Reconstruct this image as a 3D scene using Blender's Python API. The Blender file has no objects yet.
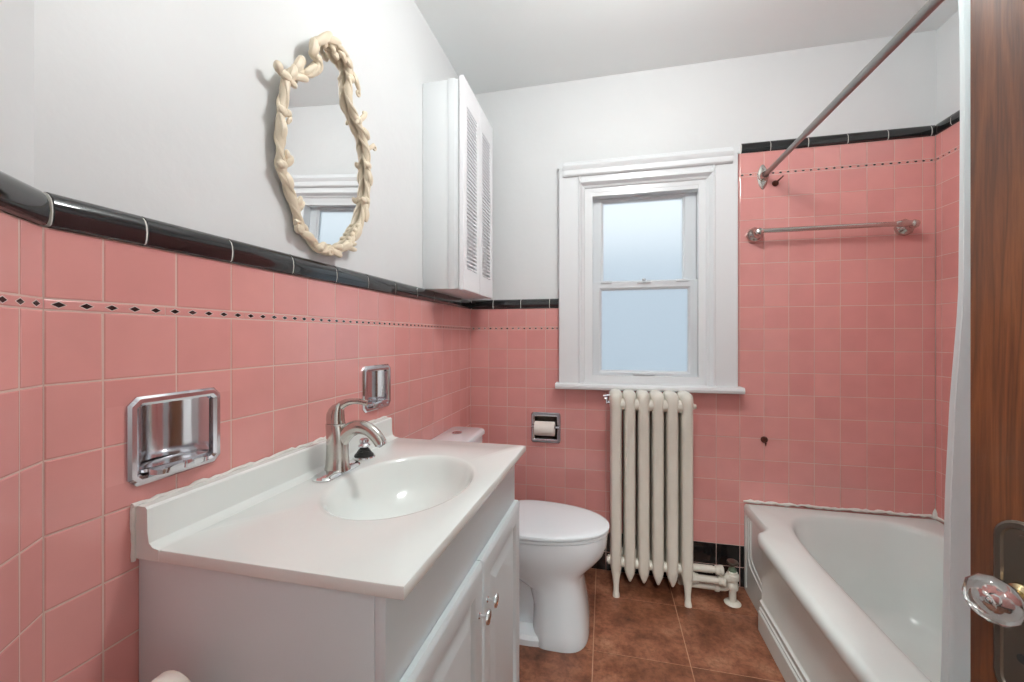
import bpy, bmesh, math, random
from mathutils import Vector, Matrix
random.seed(7)
PI = math.pi
sc = bpy.context.scene
COL = sc.collection

# ------------------------------------------------------------------ camera
CX, CY, CZ, F, YAW, HY = 0.790, -2.253, 1.265, 405.3, 0.2246, 336.7
sY, cY = math.sin(YAW), math.cos(YAW)
cam = bpy.data.cameras.new('camera')
camo = bpy.data.objects.new('camera', cam)
COL.objects.link(camo)
camo.location = (CX, CY, CZ)
camo.rotation_euler = (PI / 2, 0, YAW)
cam.sensor_width = 36
cam.lens = F / 1024 * 36
cam.shift_y = -(341 - HY) / 1024
cam.clip_start = 0.02
sc.camera = camo

def at(x, y, X):
    """point on the plane X = const seen at a pixel of the photograph (used to measure the mirror's outline)"""
    r = (x - 512) / F; u = (HY - y) / F
    d = (cY * r - sY, sY * r + cY, u)
    t = (X - CX) / d[0]
    return Vector((CX + t * d[0], CY + t * d[1], CZ + t * d[2]))

# ------------------------------------------------------------------ materials
def srgb(r, g, b):
    def f(c):
        c /= 255
        return c / 12.92 if c <= .04045 else ((c + .055) / 1.055) ** 2.4
    return (f(r), f(g), f(b), 1)

class NT:
    def __init__(s, name):
        s.m = bpy.data.materials.new(name); s.m.use_nodes = True
        s.t = s.m.node_tree; s.b = s.t.nodes['Principled BSDF']
    def n(s, t, **k):
        x = s.t.nodes.new(t)
        for a, v in k.items(): setattr(x, a, v)
        return x
    def l(s, a, b): s.t.links.new(a, b)
    def set(s, **k):
        for a, v in k.items(): s.b.inputs[a.replace('_', ' ')].default_value = v
    def coord(s): return s.n('ShaderNodeTexCoord').outputs['Object']
    def noise(s, scale, detail=3, rough=.5, vec=None, stretch=None):
        x = s.n('ShaderNodeTexNoise'); x.inputs['Scale'].default_value = scale
        x.inputs['Detail'].default_value = detail; x.inputs['Roughness'].default_value = rough
        v = vec or s.coord()
        if stretch:
            mp = s.n('ShaderNodeMapping'); mp.inputs['Scale'].default_value = stretch
            s.l(v, mp.inputs['Vector']); v = mp.outputs[0]
        s.l(v, x.inputs['Vector']); return x.outputs['Fac']
    def ramp(s, fac, stops):
        r = s.n('ShaderNodeValToRGB'); e = r.color_ramp.elements
        e[0].position, e[0].color = stops[0]; e[1].position, e[1].color = stops[-1]
        for p, c in stops[1:-1]:
            q = e.new(p); q.color = c
        s.l(fac, r.inputs['Fac']); return r.outputs['Color']
    def bump(s, fac, strength, dist=.002):
        b = s.n('ShaderNodeBump'); b.inputs['Strength'].default_value = strength
        b.inputs['Distance'].default_value = dist
        s.l(fac, b.inputs['Height']); s.l(b.outputs['Normal'], s.b.inputs['Normal'])

def plain(name, col, rough=.4, metal=0, bump=None, coat=0, var=None, spec=.5):
    t = NT(name); t.set(Base_Color=col, Roughness=rough, Metallic=metal, Coat_Weight=coat)
    t.b.inputs['Specular IOR Level'].default_value = spec
    if var:                                   # slight mottling of the paint or glaze itself
        c2 = tuple(v * var[1] for v in col[:3]) + (1,)
        t.l(t.ramp(t.noise(var[0], 4), [(.35, c2), (.65, col)]), t.b.inputs['Base Color'])
    if bump: t.bump(t.noise(bump[0], 3), bump[1], bump[2])
    return t.m

M = {}
M['wall'] = plain('wall_paint', srgb(222, 224, 225), .42, spec=.3, bump=(26, .25, .004), var=(2.5, .97))
M['ceiling'] = plain('ceiling_paint', srgb(236, 240, 240), .6, bump=(14, .25, .006))
M['trim'] = plain('window_trim_paint', srgb(225, 228, 230), .22, bump=(9, .1, .002))
M['sash'] = plain('vinyl_sash', srgb(210, 215, 219), .3)
M['cabinet'] = plain('cabinet_paint', srgb(225, 229, 231), .38, bump=(60, .06, .001))
M['vanity'] = plain('vanity_paint', srgb(217, 228, 231), .36, bump=(60, .06, .001))
M['thermofoil'] = plain('louvre_door_paint', srgb(236, 237, 240), .3)
M['counter'] = plain('cultured_marble', srgb(232, 238, 235), .16, coat=.4, var=(5, .975))
M['porcelain'] = plain('porcelain', srgb(228, 236, 240), .08, coat=.6)
M['seat'] = plain('toilet_seat_plastic', srgb(230, 238, 242), .16)
M['enamel'] = plain('tub_enamel', srgb(223, 231, 228), .22, coat=0, var=(6, .97))
M['radiator'] = plain('radiator_paint', srgb(218, 213, 201), .32, bump=(45, .3, .002), var=(9, .95))
M['chrome'] = plain('chrome', (.78, .79, .80, 1), .09, 1)
M['nickel'] = plain('brushed_nickel', (.56, .535, .50, 1), .17, 1)
M['steel'] = plain('dull_steel_rod', (.33, .325, .31, 1), .36, 1)
M['oldchrome'] = plain('worn_chrome', (.66, .66, .69, 1), .13, 1, bump=(30, .12, .002))
M['bronze'] = plain('dark_bronze', (.13, .105, .085, 1), .32, .85, bump=(50, .2, .001))
M['brass'] = plain('aged_brass', (.55, .43, .25, 1), .25, 1)
M['rust'] = plain('rusted_iron', srgb(96, 52, 40), .8, .3, bump=(200, .6, .002))
M['green'] = plain('verdigris', srgb(120, 140, 118), .6, .3)
M['black_tile'] = plain('black_glazed_tile', (.008, .008, .009, 1), .07, coat=.5, bump=(12, .1, .002), var=(20, .6))
M['black'] = plain('black_rubber', (.012, .012, .012, 1), .5)
M['dark'] = plain('dark_recess', (.02, .02, .02, 1), .5)
M['white_glaze'] = plain('white_glaze', srgb(225, 205, 200), .25)
M['caulk'] = plain('caulk', srgb(228, 226, 220), .6, bump=(120, .6, .003))
M['paper'] = plain('tissue_paper', srgb(238, 232, 224), .9, bump=(220, .3, .001))
M['frame'] = plain('ivory_carved_frame', srgb(226, 212, 188), .42, bump=(90, .35, .002), var=(22, .93))
M['grout'] = plain('grout', srgb(216, 184, 174), .8, bump=(150, .4, .001), var=(4, .9))
M['floor_grout'] = plain('floor_grout', srgb(190, 150, 122), .85, bump=(150, .4, .001))
M['strip_tile'] = None
M['hall_floor'] = plain('hall_floor', srgb(120, 85, 60), .5)
def cloth_mat():
    t = NT('shower_curtain_cloth'); t.set(Base_Color=srgb(224, 242, 244), Roughness=.7)
    tr_ = t.n('ShaderNodeBsdfTranslucent'); tr_.inputs[0].default_value = srgb(232, 236, 238)
    mx = t.n('ShaderNodeMixShader'); mx.inputs[0].default_value = .45
    out = [n for n in t.t.nodes if n.type == 'OUTPUT_MATERIAL'][0]
    t.l(t.b.outputs[0], mx.inputs[1]); t.l(tr_.outputs[0], mx.inputs[2]); t.l(mx.outputs[0], out.inputs[0])
    return t.m
M['curtain'] = cloth_mat()

def tile_mat(name, ca, cb, rough):
    t = NT(name)
    g = t.n('ShaderNodeNewGeometry')
    c = t.ramp(g.outputs['Random Per Island'], [(0, ca), (1, cb)])
    mx = t.n('ShaderNodeMix', data_type='RGBA'); mx.blend_type = 'MULTIPLY'
    mx.inputs[0].default_value = 1
    t.l(c, mx.inputs[6]); t.l(t.ramp(t.noise(9, 5), [(.3, (.93, .93, .93, 1)), (.7, (1, 1, 1, 1))]), mx.inputs[7])
    t.l(mx.outputs[2], t.b.inputs['Base Color'])
    t.set(Roughness=rough, Coat_Weight=.3, Coat_Roughness=.05)
    t.bump(t.noise(14, 2), .12, .003)
    return t.m
M['pink'] = tile_mat('pink_glazed_tile', srgb(219, 151, 147), srgb(226, 160, 155), .14)

def floor_mat():
    t = NT('terracotta_tile')
    g = t.n('ShaderNodeNewGeometry')
    v = t.coord()
    n1 = t.noise(7, 8, .65); n2 = t.noise(42, 6, .7)
    c = t.ramp(n1, [(.30, srgb(92, 54, 38)), (.44, srgb(132, 82, 58)), (.56, srgb(158, 104, 78)), (.72, srgb(184, 136, 108))])
    m2 = t.n('ShaderNodeMix', data_type='RGBA'); m2.blend_type = 'MULTIPLY'; m2.inputs[0].default_value = 1
    t.l(c, m2.inputs[6]); t.l(t.ramp(n2, [(.34, (.55, .50, .47, 1)), (.56, (1, 1, 1, 1))]), m2.inputs[7])
    m3 = t.n('ShaderNodeMix', data_type='RGBA'); m3.blend_type = 'MULTIPLY'; m3.inputs[0].default_value = 1
    t.l(m2.outputs[2], m3.inputs[6])
    t.l(t.ramp(g.outputs['Random Per Island'], [(0, (.88, .88, .88, 1)), (1, (1, 1, 1, 1))]), m3.inputs[7])
    t.l(m3.outputs[2], t.b.inputs['Base Color'])
    t.set(Roughness=.42)
    t.bump(n2, .35, .002)
    return t.m
M['floor'] = floor_mat()

def wood_mat():
    t = NT('stained_oak')
    v = t.coord()
    mp = t.n('ShaderNodeMapping'); mp.inputs['Scale'].default_value = (1, 9, .55)
    t.l(v, mp.inputs['Vector'])
    nz = t.n('ShaderNodeTexNoise'); nz.inputs['Scale'].default_value = 2.2; nz.inputs['Detail'].default_value = 3
    nz.inputs['Distortion'].default_value = .6
    t.l(mp.outputs[0], nz.inputs['Vector'])
    w = t.n('ShaderNodeMath', operation='MULTIPLY'); w.inputs[1].default_value = 16
    t.l(nz.outputs['Fac'], w.inputs[0])
    f = t.n('ShaderNodeMath', operation='PINGPONG'); f.inputs[1].default_value = 1
    t.l(w.outputs[0], f.inputs[0])
    fine = t.noise(60, 5, .7, stretch=(1, 6, .25))
    c = t.ramp(f.outputs[0], [(0, srgb(88, 48, 24)), (.5, srgb(106, 60, 31)), (1, srgb(116, 68, 36))])
    m2 = t.n('ShaderNodeMix', data_type='RGBA'); m2.blend_type = 'MULTIPLY'; m2.inputs[0].default_value = 1
    t.l(c, m2.inputs[6]); t.l(t.ramp(fine, [(.35, (.76, .72, .70, 1)), (.6, (1, 1, 1, 1))]), m2.inputs[7])
    t.l(m2.outputs[2], t.b.inputs['Base Color'])
    t.set(Roughness=.38, Coat_Weight=.15)
    t.bump(fine, .2, .001)
    return t.m
M['wood'] = wood_mat()

def mirror_mat():
    t = NT('mirror_silver'); t.set(Base_Color=(.90, .91, .91, 1), Roughness=.0, Metallic=1); return t.m
M['mirror'] = mirror_mat()

def frosted():
    t = NT('frosted_glass')
    t.set(Base_Color=(.93, .97, .99, 1), Roughness=.62, IOR=1.18)
    t.b.inputs['Transmission Weight'].default_value = 1
    t.bump(t.noise(90, 3), .25, .002)
    return t.m
M['frosted'] = frosted()

def glass():
    t = NT('cut_glass'); t.set(Base_Color=(.97, .96, .93, 1), Roughness=.02, IOR=1.5)
    t.b.inputs['Transmission Weight'].default_value = 1
    return t.m
M['glass'] = glass()

def emit(name, col, st):
    t = NT(name); t.b.inputs['Emission Color'].default_value = col
    t.b.inputs['Emission Strength'].default_value = st
    t.set(Base_Color=(.9, .9, .88, 1)); return t.m

# ------------------------------------------------------------------ object helpers
def obj(name, bm, mat, parent=None, label=None, angle=35, flip=False, kind=None):
    if flip: bmesh.ops.reverse_faces(bm, faces=bm.faces)
    me = bpy.data.meshes.new(name); bm.to_mesh(me); bm.free()
    if isinstance(mat, (list, tuple)):
        for m in mat: me.materials.append(m)
    else: me.materials.append(mat)
    me.shade_smooth(); me.set_sharp_from_angle(angle=math.radians(angle))
    o = bpy.data.objects.new(name, me); COL.objects.link(o)
    if parent: o.parent = parent
    if label: o['label'] = label
    if kind: o['kind'] = kind
    return o
def struct(name, bm, mat, parent=None, **k):
    return obj(name, bm, mat, parent, kind='structure', **k)
def tag(o, label, cat, group=None):
    o['label'] = label; o['category'] = cat
    if group: o['group'] = group
    return o
def thing(name, label, cat, loc=(0, 0, 0), group=None):
    o = bpy.data.objects.new(name, None); COL.objects.link(o)
    o.empty_display_size = .05; o.location = loc
    return tag(o, label, cat, group)
def part(name, bm, mat, th, **k):
    """a part given in world coordinates, parented to its thing's base"""
    o = obj(name, bm, mat, None, **k)
    o.parent = th
    base = Vector((0, 0, 0)); p = th
    while p: base += p.location; p = p.parent
    o.data.transform(Matrix.Translation(-base)); return o
def new(): return bmesh.new()

def box(bm, x0, x1, y0, y1, z0, z1, bev=0, seg=2):
    r = bmesh.ops.create_cube(bm, size=1)
    vs = r['verts']
    for v in vs:
        v.co = Vector(((x0 + x1) / 2 + v.co.x * (x1 - x0), (y0 + y1) / 2 + v.co.y * (y1 - y0), (z0 + z1) / 2 + v.co.z * (z1 - z0)))
    if bev > 0:
        es = list({e for v in vs for e in v.link_edges})
        bmesh.ops.bevel(bm, geom=es, offset=bev, segments=seg, affect='EDGES', profile=.5)
    return bm
def loft(bm, rings, cap0=True, cap1=True, closed=True):
    R = [[bm.verts.new(p) for p in r] for r in rings]
    n = len(R[0])
    for a, b in zip(R, R[1:]):
        for i in range(n if closed else n - 1):
            j = (i + 1) % n
            try: bm.faces.new((a[i], a[j], b[j], b[i]))
            except ValueError: pass
    if cap0: bm.faces.new(R[0][::-1])
    if cap1: bm.faces.new(R[-1])
    return R
def fixn(bm): bmesh.ops.recalc_face_normals(bm, faces=bm.faces)
def frame_of(d, up=Vector((0, 0, 1))):
    d = d.normalized()
    if abs(d.dot(up)) > .97: up = Vector((1, 0, 0))
    a = d.cross(up).normalized(); return a, d.cross(a).normalized() * -1
def tube(bm, pts, rad, n=12, closed=False, up=Vector((0, 0, 1)), flat=1.0):
    """swept tube; rad = number or list; flat scales the section along 'b' (roughly up)"""
    pts = [Vector(p) for p in pts]; k = len(pts)
    if not hasattr(rad, '__len__'): rad = [rad] * k
    fl = flat if hasattr(flat, '__len__') else [flat] * k
    rings = []
    for i, p in enumerate(pts):
        if closed: d = pts[(i + 1) % k] - pts[i - 1]
        else: d = pts[min(i + 1, k - 1)] - pts[max(i - 1, 0)]
        a, b = frame_of(d, up)
        rings.append([p + a * math.cos(2 * PI * j / n) * rad[i] + b * math.sin(2 * PI * j / n) * rad[i] * fl[i] for j in range(n)])
    if closed: rings.append(rings[0])
    loft(bm, rings, not closed, not closed)
    if closed: bmesh.ops.remove_doubles(bm, verts=bm.verts, dist=1e-6)
    fixn(bm); return bm
def lathe(bm, origin, axis, prof, n=32, sx=1, sy=1):
    """prof = [(radius, height along axis)]"""
    o = Vector(origin); ax = Vector(axis).normalized(); a, b = frame_of(ax)
    rings = []
    for r, h in prof:
        r = max(r, 1e-5)
        rings.append([o + ax * h + a * math.cos(2 * PI * j / n) * r * sx + b * math.sin(2 * PI * j / n) * r * sy for j in range(n)])
    loft(bm, rings); bmesh.ops.remove_doubles(bm, verts=bm.verts, dist=2e-5); fixn(bm); return bm
def ball(bm, c, r, rot=None, n=16):
    g = bmesh.ops.create_uvsphere(bm, u_segments=n, v_segments=n // 2 + 2, radius=1)
    m = Matrix.Diagonal(Vector(r if hasattr(r, '__len__') else (r, r, r)))
    if rot is not None: m = rot @ m
    for v in g['verts']: v.co = m @ v.co + Vector(c)
def rrect(u0, u1, v0, v1, r, seg=4):
    pts = []
    r = max(min(r, (u1 - u0) / 2 - 1e-5, (v1 - v0) / 2 - 1e-5), 1e-6)
    for cx, cy, a0 in ((u1 - r, v1 - r, 0), (u0 + r, v1 - r, 90), (u0 + r, v0 + r, 180), (u1 - r, v0 + r, 270)):
        for i in range(seg + 1):
            a = math.radians(a0 + 90 * i / seg); pts.append((cx + r * math.cos(a), cy + r * math.sin(a)))
    return pts
def plate(bm, rings, mp, seg=4, cap0=True, cap1=True):
    """rings = [(u0,u1,v0,v1,corner,height)] lofted in turn; mp(u,v,h) -> point"""
    loft(bm, [[mp(u, v, q[5]) for u, v in rrect(*q[:5], seg)] for q in rings], cap0, cap1)
    fixn(bm); return bm
def superell(cx, cy, a, b, e=2.0, n=48, a2=None):
    """superellipse; a2 = half length on the -x side"""
    pts = []
    for i in range(n):
        t = 2 * PI * i / n; c, s = math.cos(t), math.sin(t)
        aa = a if c >= 0 or a2 is None else a2
        pts.append((cx + aa * math.copysign(abs(c) ** (2 / e), c), cy + b * math.copysign(abs(s) ** (2 / e), s)))
    return pts
def catmull(pts, sub=6, closed=False):
    P = [Vector(p) for p in pts]; n = len(P); out = []
    rng = range(n if closed else n - 1)
    for i in rng:
        if closed: a, b, c, d = P[i - 1], P[i], P[(i + 1) % n], P[(i + 2) % n]
        else: a, b, c, d = P[max(i - 1, 0)], P[i], P[i + 1], P[min(i + 2, n - 1)]
        for k in range(sub):
            t = k / sub
            out.append(.5 * ((2 * b) + (c - a) * t + (2 * a - 5 * b + 4 * c - d) * t * t + (3 * b - a - 3 * c + d) * t ** 3))
    if not closed: out.append(P[-1])
    return out

# ------------------------------------------------------------------ walls with openings
def wall_cells(bm, u0, u1, z0, z1, holes, mp, n0, n1):
    """solid wall between depth n0 and n1 with rectangular holes"""
    us = sorted({u0, u1, *[h[0] for h in holes], *[h[1] for h in holes]})
    zs = sorted({z0, z1, *[h[2] for h in holes], *[h[3] for h in holes]})
    us = [u for u in us if u0 <= u <= u1]; zs = [z for z in zs if z0 <= z <= z1]
    def solid(i, j):
        if i < 0 or j < 0 or i >= len(us) - 1 or j >= len(zs) - 1: return False
        cu, cz = (us[i] + us[i + 1]) / 2, (zs[j] + zs[j + 1]) / 2
        return not any(h[0] < cu < h[1] and h[2] < cz < h[3] for h in holes)
    q = lambda *p: bm.faces.new([bm.verts.new(v) for v in p])
    for i in range(len(us) - 1):
        for j in range(len(zs) - 1):
            if not solid(i, j): continue
            a, b, c, d = us[i], us[i + 1], zs[j], zs[j + 1]
            for n in (n0, n1): q(mp(a, c, n), mp(b, c, n), mp(b, d, n), mp(a, d, n))
            if not solid(i - 1, j): q(mp(a, c, n0), mp(a, d, n0), mp(a, d, n1), mp(a, c, n1))
            if not solid(i + 1, j): q(mp(b, c, n0), mp(b, d, n0), mp(b, d, n1), mp(b, c, n1))
            if not solid(i, j - 1): q(mp(a, c, n0), mp(b, c, n0), mp(b, c, n1), mp(a, c, n1))
            if not solid(i, j + 1): q(mp(a, d, n0), mp(b, d, n0), mp(b, d, n1), mp(a, d, n1))
    bmesh.ops.remove_doubles(bm, verts=bm.verts, dist=1e-5); fixn(bm)

P_ = .1095
ROW0 = .209
def rows_to(k): return [0, .0995, .209] + [ROW0 + i * P_ for i in range(1, k + 1)]
G = .0013       # half grout joint
def one_tile(bm, r, full, mp, bev=.0016, mat=0, thick=0.0, drop=.0011, jit=.0):
    u0, u1, z0, z1 = r
    f0, f1, g0, g1 = full
    if u1 - u0 < .003 or z1 - z0 < .003: return
    i0 = bev if abs(u0 - f0) < 1e-6 else 0; i1 = bev if abs(u1 - f1) < 1e-6 else 0
    j0 = bev if abs(z0 - g0) < 1e-6 else 0; j1 = bev if abs(z1 - g1) < 1e-6 else 0
    t = [random.uniform(-jit, jit) for _ in range(3)]
    def hh(u, z): return thick + t[0] + t[1] * ((u - f0) / (f1 - f0) - .5) * 2 + t[2] * ((z - g0) / (g1 - g0) - .5) * 2
    B = [bm.verts.new(mp(u, z, thick - drop - .003)) for u, z in ((u0, z0), (u1, z0), (u1, z1), (u0, z1))]
    Cc = [bm.verts.new(mp(u, z, hh(u, z) - drop * .5)) for u, z in ((u0, z0), (u1, z0), (u1, z1), (u0, z1))]
    A = [bm.verts.new(mp(u, z, hh(u, z))) for u, z in ((u0 + i0, z0 + j0), (u1 - i1, z0 + j0), (u1 - i1, z1 - j1), (u0 + i0, z1 - j1))]
    fs = [bm.faces.new(A)]
    for i in range(4):
        j = (i + 1) % 4
        fs.append(bm.faces.new((Cc[i], Cc[j], A[j], A[i]))); fs.append(bm.faces.new((B[i], B[j], Cc[j], Cc[i])))
    for f in fs: f.material_index = mat
def subtract(r, h):
    u0, u1, z0, z1 = r; a, b, c, d = h
    if a >= u1 or b <= u0 or c >= z1 or d <= z0: return [r]
    out = []
    if z0 < c: out.append((u0, u1, z0, c))
    if d < z1: out.append((u0, u1, d, z1))
    lo, hi = max(z0, c), min(z1, d)
    if u0 < a: out.append((u0, a, lo, hi))
    if b < u1: out.append((b, u1, lo, hi))
    return out
def field(bm, us, zs, holes, mp, blackrows=0, jit=.0002, matfn=None):
    for i in range(len(us) - 1):
        for j in range(len(zs) - 1):
            full = (us[i] + G, us[i + 1] - G, zs[j] + G, zs[j + 1] - G)
            ps = [full]
            cut = False
            for h in holes:
                q = []
                for p in ps: q += subtract(p, h)
                if q != ps: cut = True
                ps = q
            for p in ps: one_tile(bm, p, full, mp, mat=1 if j < blackrows else 0, jit=0 if cut else jit)
def strip(bm, ubreaks, z0, z1, mp, clip=None):
    """narrow listello tiles with black diamonds; materials 0 pink 1 black 2 white"""
    zc = (z0 + z1) / 2
    for a, b in zip(ubreaks, ubreaks[1:]):
        one_tile(bm, (a + .0006, b - .0006, z0 + G, z1 - G), (a + .0006, b - .0006, z0 + G, z1 - G), mp, bev=.0012)
        n = max(1, round((b - a) / .0332)); st = (b - a) / n
        for k in range(n):
            u = a + st * (k + .5)
            if u - .0088 < a or u + .0088 > b: continue
            for w, h, dpt, mi in ((.0098, .0056, .00012, 2), (.0080, .0042, .00028, 1)):
                f = bm.faces.new([bm.verts.new(mp(u + x, zc + y, dpt)) for x, y in ((-w, 0), (0, -h), (w, 0), (0, h))]); f.material_index = mi
CAPP = [(-.012, 0), (.003, 0), (.0065, .0025), (.0085, .010), (.0095, .022), (.0085, .034), (.0055, .043), (0, .0495), (-.006, .0525), (-.012, .0535)]
def caps(bm, breaks, z0, mp):
    gb = new(); loft(gb, [[mp(u, z0 + .02675 + (z - .02675) * .95, n - .0012 if n > -.01 else n) for n, z in CAPP] for u in (breaks[0], breaks[-1])]); fixn(gb)
    struct('cap_grout', gb, M['caulk'])
    for a, b in zip(breaks, breaks[1:]):
        a += .0012; b -= .0012
        def ring(u, k):
            return [mp(u, z0 + .02675 + (z - .02675) * (1 - .04 * k), n * 1.0 - (.0012 * k if n > -.01 else 0)) for n, z in CAPP]
        R = loft(bm, [ring(a, 1), ring(a + .0014, 0), ring(b - .0014, 0), ring(b, 1)], True, True)
    fixn(bm)

WSK = lambda u: .028 * (1 + u / 1.833)           # the left wall runs very slightly out of square
mpL = lambda u, z, n: Vector((n + WSK(u), u, z))             # left wall: u = Y, outward +X
mpB = lambda u, z, n: Vector((u, -n, z))            # back wall: u = X, outward -Y
XR = 2.275
mpR = lambda u, z, n: Vector((XR - n, u, z))
DA = math.radians(36)
mpD = lambda u, z, n: Vector((u * math.sin(DA) + n * math.cos(DA), -1.833 - u * math.cos(DA) + n * math.sin(DA), z))
CEIL = 2.684
pinks = [M['pink'], M['black_tile'], M['white_glaze']]

soapL = (-1.719, -1.576, 1.019, 1.149)
soapR = (-1.045, -.914, 1.026, 1.15)
tpH = (.403, .537, .689, .825)
winH = (.69, 1.305, 1.03, 2.055)

# left wall
bm = new(); wall_cells(bm, -1.84, .10, 0, CEIL, [soapL, soapR], mpL, -.012, -.13)
wl = struct('wall_left', bm, M['wall'])
bm = new(); wall_cells(bm, -1.833, 0, 0, 1.424, [soapL, soapR], mpL, -.011, -.0007)
struct('grout_bed', bm, M['grout'], wl)
us = [-1.833, -1.762] + [-1.762 + .1135 * k for k in range(1, 17)] + [0]
us = [u for u in us if u <= 0]
us = sorted(set([round(u, 5) for u in us]))
bm = new()
field(bm, us, rows_to(10)[0:], [soapL, soapR], mpL, 2)
field(bm, us, [1.3205, 1.424], [], mpL)
sb = [-1.833] + [-1.833 + .165 * k for k in range(1, 13)]; sb = [s for s in sb if s < -.03] + [0]
strip(bm, sb, 1.304, 1.3205, mpL)
struct('tile_field', bm, pinks, wl, angle=8)
bm = new(); caps(bm, [-1.828, -1.704, -1.539, -1.367, -1.198, -1.036, -.86, -.684, -.515, -.345, -.175, -.006], 1.4245, mpL)
struct('trim_1', bm, M['black_tile'])
# diagonal wall by the door
DL = .60
bm = new(); wall_cells(bm, -.004, DL, 0, CEIL, [], mpD, -.012, -.12)
wd = struct('wall_corner', bm, M['wall'])
bm = new(); wall_cells(bm, 0, DL, 0, 1.424, [], mpD, -.011, -.0007)
struct('grout_bed', bm, M['grout'], wd)
us = [.0, .047] + [.047 + P_ * k for k in range(1, 6)]
bm = new(); field(bm, us, rows_to(10), [], mpD, 2); field(bm, us, [1.3205, 1.424], [], mpD)
strip(bm, [0, .125, .29, .455, .60], 1.304, 1.3205, mpD)
struct('tile_field', bm, pinks, wd, angle=8)
bm = new(); caps(bm, [.003, .155, .31, .465, .6], 1.4245, mpD)
struct('trim_2', bm, M['black_tile'])
# back wall
bm = new(); wall_cells(bm, -.10, XR + .13, 0, CEIL, [tpH, winH], mpB, -.012, -.15)
wb = struct('wall_back', bm, M['wall'])
bm = new()
wall_cells(bm, 0, .56, 0, 1.424, [tpH], mpB, -.011, -.0007)
wall_cells(bm, .56, 1.42, 0, 1.0, [], mpB, -.011, -.0007)
wall_cells(bm, 1.42, XR, 0, 2.19, [], mpB, -.011, -.0007)
struct('grout_bed', bm, M['grout'], wb)
bc = [.028] + [.1375 + .1099 * k for k in range(0, 20)]; bc = [c for c in bc if c < XR - .01] + [XR]
bm = new()
fz = rows_to(17)
def clipcols(a, b): return [a] + [c for c in bc if a + .004 < c < b - .004] + [b]
low = [z for z in fz if z < .98]
field(bm, bc, low, [tpH], mpB, 2)
field(bm, bc, [low[-1], .986], [(1.448, 3, .9, 1.2), (-1, .535, .9, 1.2)], mpB)
hi = [z for z in fz if z > .97]
field(bm, clipcols(.028, .545), [z for z in hi if z < 1.31], [], mpB)
field(bm, clipcols(.028, .545), [1.3205, 1.424], [], mpB)
strip(bm, [.028, .165, .33, .495, .545], 1.304, 1.3205, mpB)
field(bm, clipcols(1.448, XR), hi, [], mpB)
field(bm, clipcols(1.448, XR), [2.0875, 2.19], [], mpB)
strip(bm, [1.448, 1.524, 1.689, 1.854, 2.019, 2.184, XR], 2.0705, 2.0875, mpB)
struct('tile_field', bm, pinks, wb, angle=8)
bm = new(); caps(bm, [.034, .165, .327, .491, .545], 1.4245, mpB)
struct('trim_3', bm, M['black_tile'])
bm = new(); caps(bm, [1.462, 1.594, 1.759, 1.925, 2.088, 2.257, 2.2745], 2.19, mpB)
struct('trim_4', bm, M['black_tile'])
# right wall
bm = new(); wall_cells(bm, -2.46, .10, 0, CEIL, [], mpR, -.012, -.13)
wr = struct('wall_right', bm, M['wall'])
bm = new(); wall_cells(bm, -1.52, 0, .40, 2.19, [], mpR, -.011, -.0007)
struct('grout_bed', bm, M['grout'], wr)
us = sorted([0, -.035] + [-.035 - P_ * k for k in range(1, 14)])
bm = new(); field(bm, us, [.40] + [z for z in fz if z > .41], [], mpR); field(bm, us, [2.0875, 2.19], [], mpR)
strip(bm, sorted([0] + [-.06 - .165 * k for k in range(0, 9)]), 2.0705, 2.0875, mpR)
struct('tile_field', bm, pinks, wr, angle=8)
bm = new(); caps(bm, sorted([-.004, -.095, -.26, -.425, -.59, -.755, -.92, -1.085, -1.25, -1.42]), 2.19, mpR)
struct('trim_5', bm, M['black_tile'])
# wall behind the camera with the doorway, and the hall beyond it
mpF = lambda u, z, n: Vector((u, -2.32 + n, z))
bm = new(); wall_cells(bm, .20, XR + .12, 0, CEIL, [(.80, 1.62, -1, 2.06)], mpF, 0, -.12)
struct('wall_front', bm, M['wall'])
bm = new(); box(bm, -.3, 2.6, -4.6, -4.5, 0, CEIL); box(bm, -.4, -.3, -4.6, -2.44, 0, CEIL); box(bm, 2.6, 2.7, -4.6, -2.44, 0, CEIL); box(bm, -.3, .2, -2.44, -2.36, 0, CEIL)
struct('wall_hall', bm, M['wall'])
# ceiling
bm = new(); box(bm, -.4, 2.7, -4.6, .2, CEIL, CEIL + .1)
struct('ceiling', bm, M['ceiling'])
# floor
bm = new(); box(bm, -.4, 2.7, -4.6, .2, -.1, -.002)
fl = struct('floor', bm, M['floor_grout'])
mpF2 = lambda u, v, n: Vector((u, v, n))
GX = [.745 + .368 * k for k in range(-3, 6)]; GY = [-.221 - .3635 * k for k in range(0, 7)][::-1] + [.1425]
bm = new()
G_, G = G, .0018
field(bm, GX, GY, [], mpF2, jit=.0003)
G = G_
struct('floor_tiles', bm, M['floor'], fl)
bm = new(); box(bm, -.3, 2.6, -4.5, GY[0], -.002, 0)
struct('hall_boards', bm, M['hall_floor'], fl)

# ------------------------------------------------------------------ window
bm = new()
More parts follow.
